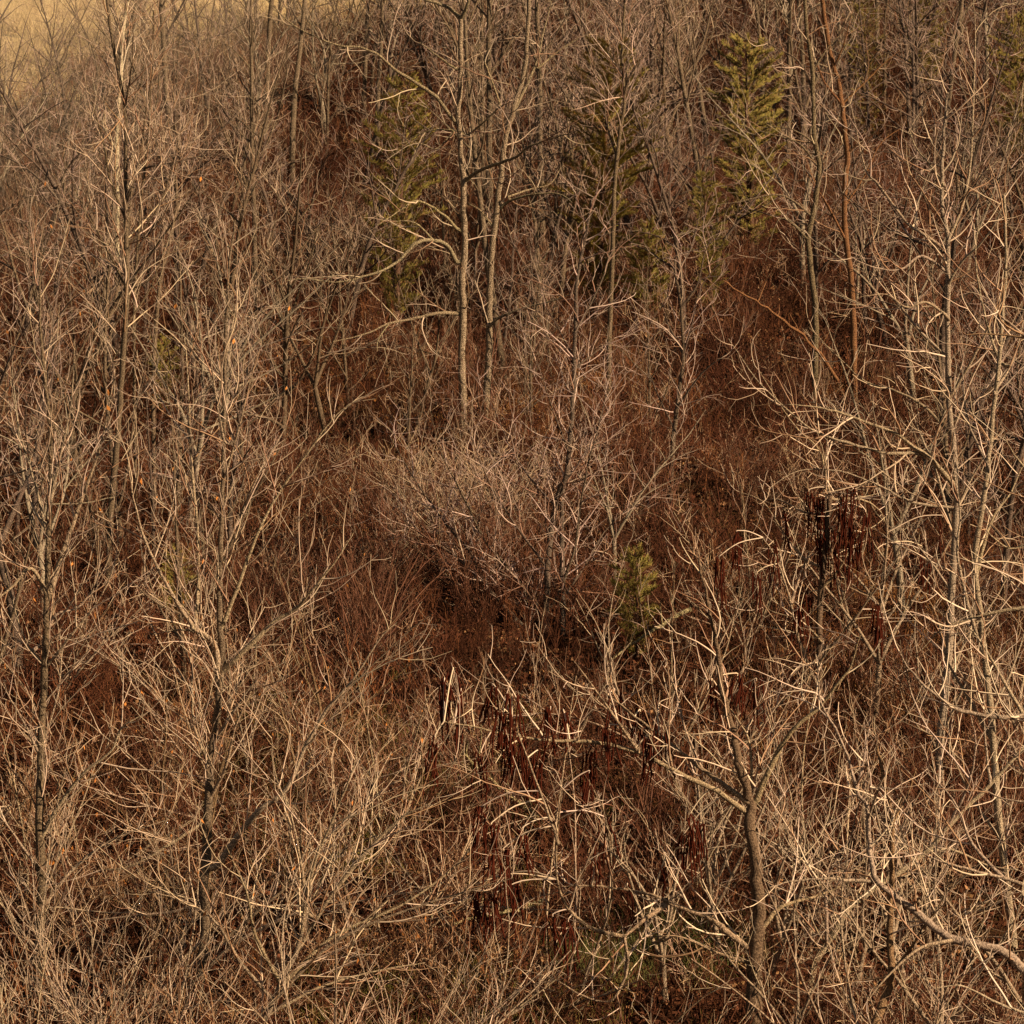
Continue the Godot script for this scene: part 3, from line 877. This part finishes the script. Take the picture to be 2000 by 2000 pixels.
	hero("sweeping_tree", "low tree sweeping up a fan of pale limbs before the straight trunked tree", 45.0, sp, [
		[17, 6, [490, 2060, 525, 1975, 560, 1900, 590, 1820, 610, 1720], 0.0],
		[11, 3, [535, 1955, 640, 1850, 760, 1790, 900, 1745, 1000, 1715], -0.6], [10, 3, [550, 1925, 650, 1830, 780, 1770, 880, 1700, 930, 1640], 0.5], [10, 3, [572, 1870, 640, 1760, 700, 1680, 780, 1600, 850, 1560, 890, 1480], -0.3],
		[9, 3, [590, 1820, 610, 1700, 650, 1600, 690, 1500, 700, 1420]], [9, 3, [558, 1905, 620, 1790, 680, 1710, 740, 1640, 800, 1580]], [9, 3, [600, 1780, 590, 1700, 570, 1600, 540, 1520, 530, 1440]], [9, 3, [535, 1955, 470, 1880, 420, 1800, 360, 1760, 290, 1740]],
		[9, 3, [520, 1985, 620, 1930, 720, 1900, 830, 1880]], [9, 3, [550, 1925, 500, 1830, 480, 1740, 440, 1650]],
	], 0.3)
	# fallen stems
	rng.seed = 119
	fallen("rust orange fallen stem slanting down from the forked tree", 72.0, 8, [1412, 548, 1474, 587, 1532, 627, 1590, 677, 1637, 744], Color(0.28, 0.14, 0.065), M.bark)
	fallen("lichen white fallen log below the vase shaped tree", 64.0, 10, [1180, 1300, 1244, 1251, 1302, 1215, 1350, 1190], Color(0.5, 0.44, 0.28), M.lichen)
	fallen("lichen white fallen log lying near level among low brush", 52.0, 11, [820, 1822, 882, 1805, 951, 1787, 1012, 1776, 1060, 1760], Color(0.5, 0.44, 0.28), M.lichen)
	fallen("lichen spotted fallen log slanting under the hanging pods", 56.0, 12, [905, 1470, 918, 1488, 951, 1517, 998, 1557, 1041, 1590, 1080, 1640], Color(0.46, 0.40, 0.25), M.lichen)

func fallen(label: String, d: float, w: float, pp: Array, col: Color, mat: Material) -> void:
	var pts := PackedVector3Array()
	var n := pp.size() / 2
	for k in n:
		pts.append(at(pp[2 * k], pp[2 * k + 1], d + k * 0.25))
	var foot := pts[n - 1]
	foot.y = ground_y(foot.x, foot.z)
	var o := thing("fallen_log", label, "log", foot)
	for k in n:
		pts[k] -= foot
	var sm := smooth(pts, 5)
	var r := w * 0.5 * T * d / 1000.0
	var b := Buf.new()
	for k in range(1, sm.size() - 1):
		sm[k] += Vector3(rng.randf_range(-1, 1), rng.randf_range(-1, 1), rng.randf_range(-1, 1)) * r * 0.5
	tube(b, sm, r * 0.3, r, 8, col, 0.1)
	part(b, "stem", mat, o)
	var s := Buf.new()
	for k in 5:
		var e := along(sm, 0.1 + 0.17 * k)
		tube(s, path(e[0], Vector3(rng.randf_range(-0.6, 0.6), 1, rng.randf_range(-0.6, 0.6)).normalized(), rng.randf_range(0.3, 1.0), 3, 0.2, 0.0), r * 0.4, r * 0.15, 4, col)
	part(s, "branch_stubs", mat, o).set_meta("kind", "stuff")

func wood_spot(d0: float, d1: float, p0: float, p1: float, gap: float) -> Vector3:
	for tries in 12:
		# even over the ground: more room further away
		var d := sqrt(rng.randf_range(d0 * d0, d1 * d1))
		var px := rng.randf_range(p0, p1)
		var x := (px - 1000.0) / 1000.0 * T * d
		var p := Vector3(x, ground_y(x, -d), -d)
		var ok := field_part(x, -d) < 0.5
		for h in hero_spots:
			if Vector2(h.x - p.x, h.z - p.z).length() < gap:
				ok = false
				break
		if ok:
			hero_spots.append(p)
			return p
	return Vector3.INF

# views that stay open: between these columns nothing nearer than the depth rises above the row
var open_views := [[690, 850, 90.5, 380.0], [1070, 1270, 90.5, 400.0], [1390, 1560, 96.5, 330.0], [1640, 1770, 116.0, 110.0], [1290, 1480, 89.0, 520.0], [840, 1330, 46.9, 1780.0], [560, 1135, 79.0, 830.0], [780, 1260, 65.5, 1240.0], [1480, 1720, 82.0, 740.0], [1420, 1760, 61.0, 1330.0], [1600, 1960, 57.0, 1150.0], [150, 350, 69.0, 1150.0], [300, 800, 48.5, 1720.0], [960, 1560, 46.8, 1900.0], [480, 720, 76.0, 1010.0], [1240, 1500, 72.0, 960.0], [1700, 1900, 56.0, 1300.0]]

func blocks_view(p: Vector3, height: float) -> bool:
	var d := -p.z
	var px := 1000.0 + p.x / (T * d) * 1000.0
	var top := cam_x.affine_inverse() * (p + Vector3(0, height, 0))
	var v := 1000.0 - top.y / (-top.z) / T * 1000.0
	for w in open_views:
		if px > w[0] and px < w[1] and d < w[2] and v < w[3]:
			return true
	return false

# what a copy stands next to: the nearest of the trees that can be picked out
var marks := []

func beside(p: Vector3) -> String:
	var best := 1e9
	var hit := []
	for m in marks:
		var g := Vector2(m[0].x - p.x, m[0].z - p.z).length()
		if g < best:
			best = g
			hit = m
	if best > 16.0:
		return " along the golden field" if field_part(p.x - 4.0, p.z - 14.0) > 0.3 else " high upslope"
	return (" uphill of the " if p.z < hit[0].z - 1.5 else (" downhill of the " if p.z > hit[0].z + 1.5 else " level with the ")) + hit[1]

func plant_row(protos: Array, count: int, label: String, group: String, d0: float, d1: float, p0: float, p1: float, s0: float, s1: float, gap: float) -> void:
	for k in count:
		var src: Node3D = protos[rng.randi() % protos.size()]
		var size := rng.randf_range(s0, s1)
		for tries in 6:
			var p := wood_spot(d0, d1, p0, p1, gap)
			if p == Vector3.INF:
				break
			if blocks_view(p, float(src.get_meta("tall")) * size):
				hero_spots.pop_back()
				continue
			copy_of(src, ("tall " if size > s0 + (s1 - s0) * 0.66 else ("low " if size < s0 + (s1 - s0) * 0.33 else "")) + label + beside(p), group, p, rng.randf() * TAU, size, rng.randf_range(0.0, 0.16))
			break

func make_woods() -> void:
	rng.seed = 201
	var up := []
	for k in 3:
		up.append(grown_tree("bare_sapling", "upswept", 8.0 + k, 0.07 + 0.01 * k, 1.1, true, {"bare": 0.12, "limb_len": 0.36, "limb_ang": [0.5, 1.1]}))
	var fine := []
	for k in 3:
		fine.append(grown_tree("bare_tree", "fine", 9.0 + k * 1.5, 0.09 + 0.015 * k, 1.15, true, {"bare": 0.2, "limb_len": 0.4, "limb_ang": [0.6, 1.25]}))
	var pole := []
	for k in 2:
		pole.append(grown_tree("pole_tree", "upswept", 15.0 + 2 * k, 0.12, 1.25, true, {"bare": 0.35, "limb_len": 0.2, "limbs": 1.7, "bark": Color(0.22, 0.165, 0.11), "tw": Color(0.34, 0.26, 0.185)}))
	var stem := []
	for k in 2:
		stem.append(grown_tree("multi_stemmed_tree", "upswept", 6.5 + k, 0.06, 1.0, true, {"bare": 0.1, "stems": 3, "limbs": 1.7, "tw": Color(0.40, 0.30, 0.205)}))
	var vase := []
	for k in 3:
		vase.append(grown_tree("forked_tree", ["spread", "fine", "upswept"][k], 8.5 + k, 0.10, 1.1, true, {"bare": 0.28, "fork": 3 + k % 2, "limb_len": 0.5, "limbs": 1.4, "limb_ang": [0.6, 1.35]}))
	var leafy := []
	for k in 2:
		leafy.append(grown_tree("leaf_clinging_sapling", "upswept", 4.5 + k, 0.05, 0.85, true, {"bare": 0.05, "leaf": 0.22, "limb_ang": [0.7, 1.35], "limb_len": 0.5, "bark": Color(0.24, 0.16, 0.09), "tw": Color(0.36, 0.255, 0.16)}))
	var stout := []
	for k in 2:
		stout.append(grown_tree("stout_twigged_sapling", "coarse", 6.0 + 1.5 * k, 0.08, 0.85, true, {"bare": 0.2, "fork": 3, "limb_len": 0.55, "limbs": 1.3, "limb_ang": [0.7, 1.4]}))
	var shrubs := []
	for k in 3:
		shrubs.append(grown_shrub(2.2 + 0.5 * k, 10 + 3 * k, 1.0, Color(0.13, 0.06, 0.036), Color(0.15, 0.072, 0.042)))
	var arch := []
	for k in 3:
		arch.append(arching_shrub(4.2 + 0.6 * k, 8 + k, Color(0.42, 0.315, 0.22)))
	var shrub_leaf := []
	for k in 2:
		shrub_leaf.append(grown_shrub(1.8 + 0.4 * k, 11, 0.8, Color(0.22, 0.12, 0.06), Color(0.30, 0.17, 0.09), 0.12))
	var ever := [evergreen(8.0, 1.8, 301, 1.5), evergreen(8.0, 1.5, 302, 0.75), evergreen(3.2, 0.9, 303, 1.0)]
	for k in 3:
		ever[k].set_meta("tall", [8.0, 8.0, 3.2][k])

	# evergreens at their places
	rng.seed = 202
	# column, row of the top, depth, kind
	var spots := [[770, 135, 91, 1, "thin yellowish olive evergreen behind the crooked limbs of the twin trunked tree", "thin olive evergreen"], [1165, 75, 91, 0, "dense round topped olive evergreen behind the widely forking tan tree", "round topped evergreen"], [1470, 70, 97, 0, "olive evergreen behind the grey stemmed tree", "evergreen behind the grey stem"],
		[1700, -40, 118, 1, "olive evergreen high on the slope above the rusty stem", "evergreen above the rusty stem"], [1810, -30, 122, 0, "dark evergreen high on the slope beside the olive evergreen", "high dark evergreen"], [1985, 20, 112, 0, "tall dark evergreen uphill of the crowded limb tree", "tall dark evergreen"], [1390, 330, 90, 1, "low dark olive evergreen beneath the slim forked tree", "low dark evergreen"],
		[1270, 420, 90, 2, "small dark evergreen beside the slim forked tree"],
		[345, 1060, 66, 2, "small evergreen behind the straight trunked tree"], [1245, 1060, 65, 2, "small evergreen behind the lichen white log"], [320, 650, 84, 2, "small dark evergreen among the saplings uphill of the dark pole tree"], [575, 1110, 69, 2, "little low evergreen seedling in the clearing by the straight trunked tree"]]
	for s in spots:
		var p := at(s[0], s[1], s[2])
		p.y = ground_y(p.x, p.z)
		hero_spots.append(p)
		if s[3] < 2:
			marks.append([p, s[5]])
		var up_to := at(s[0], s[1], s[2])
		copy_of(ever[s[3]], s[4], "olive evergreens on the slope", p, rng.randf() * TAU, (up_to.y - p.y) / float(ever[s[3]].get_meta("tall")), 0.03)

	plant_row(pole, 26, "slender bare pole tree", "bare pole trees", 84, 150, -80, 2080, 0.8, 1.15, 1.6)
	plant_row(vase, 90, "bare tree forking low into spreading leaders", "low forking bare trees", 60, 150, -80, 2080, 0.6, 1.15, 1.4)
	plant_row(fine, 120, "bare tree with fine pinkish twigs", "fine twigged bare trees", 66, 165, -80, 2080, 0.6, 1.05, 1.2)
	plant_row(up, 80, "bare sapling with upswept tan twigs", "upswept bare saplings", 62, 165, -80, 1300, 0.5, 1.1, 1.2)
	plant_row(up, 36, "bare sapling with upswept tan twigs", "upswept bare saplings", 66, 150, 1000, 2080, 0.5, 1.0, 1.2)
	plant_row(stem, 14, "small bare tree with three thin tan stems", "three stemmed bare trees", 50, 100, -80, 900, 0.5, 1.0, 1.1)
	plant_row(leafy, 13, "small sapling with clinging orange dead leaves", "leaf clinging saplings", 44, 60, -60, 860, 0.6, 1.0, 0.9)
	plant_row(stout, 20, "sapling with stout pale upturned twigs", "stout twigged saplings", 45, 66, 1280, 2060, 0.5, 1.0, 0.9)
	plant_row(arch, 26, "shrub of long pale arching stems", "shrubs of arching stems", 42, 70, -80, 2080, 0.6, 1.15, 0.6)
	plant_row(arch, 22, "shrub of long pale arching stems", "shrubs of arching stems", 58, 78, 540, 1080, 0.45, 0.75, 0.5)
	plant_row(shrubs, 24, "bare reddish brown shrub", "bare reddish shrubs", 56, 76, 500, 1080, 0.6, 1.0, 0.5)
	plant_row(arch, 18, "shrub of long pale arching stems", "shrubs of arching stems", 41.5, 47, -60, 2060, 0.5, 0.9, 0.5)
	plant_row(up, 40, "bare sapling with upswept tan twigs", "upswept bare saplings", 60, 120, 2100, 2900, 0.7, 1.1, 1.2)
	plant_row(fine, 30, "bare tree with fine pinkish twigs", "fine twigged bare trees", 60, 130, 2100, 2900, 0.7, 1.1, 1.2)
	plant_row(shrubs, 210, "bare reddish brown shrub", "bare reddish shrubs", 54, 140, -80, 2080, 0.45, 1.1, 0.6)
	plant_row(shrub_leaf, 26, "tangled shrub with orange dead leaves", "shrubs with clinging dead leaves", 42, 60, -60, 1300, 0.6, 1.1, 0.6)
	for a in [arch, vase, up, fine, pole, stem, leafy, stout, shrubs, shrub_leaf, ever]:
		for o in a:
			o.free()

func make_cover() -> void:
	rng.seed = 401
	# dry leaves lying on the slope
	var b := Buf.new()
	for k in 14:
		leaf(b, Vector3(rng.randf_range(-0.3, 0.3), rng.randf_range(0.0, 0.05), rng.randf_range(-0.3, 0.3)), Vector3(rng.randf_range(-1, 1), rng.randf_range(0.0, 0.5), rng.randf_range(-1, 1)).normalized(), rng.randf_range(0.06, 0.12), 0.36, Color.WHITE)
	var xf := []
	var cols := []
	for k in 60000:
		var d := sqrt(rng.randf_range(40.0 * 40.0, 150.0 * 150.0))
		var x := rng.randf_range(-1.1, 1.1) * T * d
		if field_part(x, -d) > 0.4:
			continue
		xf.append(Transform3D(Basis(Vector3.UP, rng.randf() * TAU).scaled(Vector3.ONE * rng.randf_range(0.8, 1.5)), Vector3(x, ground_y(x, -d) + 0.01, -d)))
		cols.append(tint(Color(0.08, 0.028, 0.012), 0.4) if rng.randf() < 0.85 else tint(Color(0.22, 0.115, 0.05), 0.3))
	scatter("leaf_litter", "rust brown dead leaves lying over the whole slope", "leaf litter", mesh_of(b), M.leaf, xf, cols)
	# arching bramble canes
	var cb := Buf.new()
	for k in 7:
		var a := rng.randf() * TAU
		var c := path(Vector3(rng.randf_range(-0.2, 0.2), -0.05, rng.randf_range(-0.2, 0.2)), Vector3(cos(a) * 0.5, 1.0, sin(a) * 0.5).normalized(), rng.randf_range(0.9, 1.9), 6, 0.12, -0.1)
		tube(cb, c, 0.008, 0.005, 3, tint(Color(1, 1, 1), 0.1))
		for j in 5:
			var e := along(c, rng.randf_range(0.3, 1.0))
			tube(cb, path(e[0], Vector3(rng.randf_range(-1, 1), rng.randf_range(0, 1), rng.randf_range(-1, 1)).normalized(), rng.randf_range(0.2, 0.5), 2, 0.2, 0.0), 0.006, 0.004, 3, tint(Color(1, 1, 1), 0.1))
	xf = []
	cols = []
	for k in 5000:
		var d := sqrt(rng.randf_range(40.0 * 40.0, 145.0 * 145.0))
		var x := rng.randf_range(-1.1, 1.1) * T * d
		if field_part(x, -d) > 0.4 or patch_noise.get_noise_2d(x * 1.5, -d * 1.5 + 300.0) < -0.25:
			continue
		xf.append(Transform3D(Basis(Vector3.UP, rng.randf() * TAU).scaled(Vector3.ONE * rng.randf_range(0.7, 1.4)), Vector3(x, ground_y(x, -d), -d)))
		cols.append(tint(Color(0.085, 0.03, 0.014), 0.35) if rng.randf() < 0.8 else tint(Color(0.36, 0.24, 0.15), 0.2))
	scatter("bramble_canes", "reddish arching bramble canes tangled over the slope", "brambles", mesh_of(cb), M.twig, xf, cols)
	# standing dead weeds
	var wb := Buf.new()
	var wsp := {"dens": [5.0, 4.0], "len": [0.5, 0.22], "rad": [0.006, 0.004], "ang": [[0.35, 0.9], [0.4, 1.0]], "wig": 0.16, "trop": 0.06, "up": 0.15, "tw": Color(1, 1, 1)}
	for k in 6:
		var c := path(Vector3(rng.randf_range(-0.45, 0.45), -0.05, rng.randf_range(-0.45, 0.45)), Vector3(rng.randf_range(-0.35, 0.35), 1.0, rng.randf_range(-0.35, 0.35)).normalized(), rng.randf_range(0.7, 1.5), 5, 0.1, 0.02)
		tube(wb, c, 0.008, 0.004, 3, tint(Color(1, 1, 1), 0.1))
		sprout(wb, null, c, 0.008, 0.004, 0, wsp, 0.2)
	xf = []
	cols = []
	for k in 5600:
		var d := sqrt(rng.randf_range(40.0 * 40.0, 150.0 * 150.0))
		var x := rng.randf_range(-1.1, 1.1) * T * d
		if field_part(x, -d) > 0.5 or d < 56.0 and rng.randf() < 0.6:
			continue
		xf.append(Transform3D(Basis(Vector3.UP, rng.randf() * TAU).scaled(Vector3.ONE * rng.randf_range(0.6, 1.5)), Vector3(x, ground_y(x, -d), -d)))
		var q := rng.randf()
		cols.append(tint(Color(0.066, 0.023, 0.010), 0.35) if q < 0.74 else (tint(Color(0.20, 0.125, 0.075), 0.25) if q < 0.84 else tint(Color(0.17, 0.065, 0.025), 0.25)))
	scatter("dead_weeds", "standing rust brown dead weeds filling the gaps between the trees", "weeds", mesh_of(wb), M.twig, xf, cols)
	# dry grass of the field
	var gb := Buf.new()
	for k in 26:
		var a := rng.randf() * TAU
		var p := Vector3(rng.randf_range(-0.35, 0.35), -0.03, rng.randf_range(-0.35, 0.35))
		tube(gb, path(p, Vector3(cos(a) * 0.35, 1, sin(a) * 0.35).normalized(), rng.randf_range(0.3, 0.7), 3, 0.12, -0.12), 0.008, 0.002, 3, tint(Color(1, 1, 1), 0.15))
	xf = []
	cols = []
	for k in 16000:
		var d := rng.randf_range(112.0, 230.0)
		var x := rng.randf_range(-1.1, 0.5) * T * d
		if field_part(x, -d) < rng.randf():
			continue
		xf.append(Transform3D(Basis(Vector3.UP, rng.randf() * TAU).scaled(Vector3.ONE * rng.randf_range(0.8, 1.5)), Vector3(x, ground_y(x, -d), -d)))
		cols.append(tint(Color(0.52, 0.40, 0.22), 0.2))
	scatter("field_grass", "dry golden grass of the field above the wood", "grass", mesh_of(gb), M.leaf, xf, cols)
	# tufts of dry and green grass between the trees
	xf = []
	cols = []
	for s in [[720, 1450, 58, 2.0, 0], [1360, 1690, 52, 0.7, 1], [900, 1950, 48, 1.5, 0], [1800, 1090, 70, 3.0, 2], [640, 1370, 60, 1.2, 0], [1180, 1730, 51, 0.5, 1], [1900, 1330, 64, 2.5, 2], [930, 730, 84, 4.0, 2]]:
		var p := at(s[0], s[1], s[2])
		for k in int(70 * s[3]):
			var x: float = p.x + rng.randfn() * s[3]
			var z: float = p.z + rng.randfn() * s[3]
			xf.append(Transform3D(Basis(Vector3.UP, rng.randf() * TAU).scaled(Vector3.ONE * rng.randf_range(0.5, 0.9)), Vector3(x, ground_y(x, z), z)))
			cols.append(tint([Color(0.20, 0.16, 0.045), Color(0.12, 0.115, 0.035), Color(0.36, 0.17, 0.06)][s[4]], 0.3))
	scatter("grass_tufts", "tufts of rusty and olive grass between the trees", "grass", mesh_of(gb), M.leaf, xf, cols)
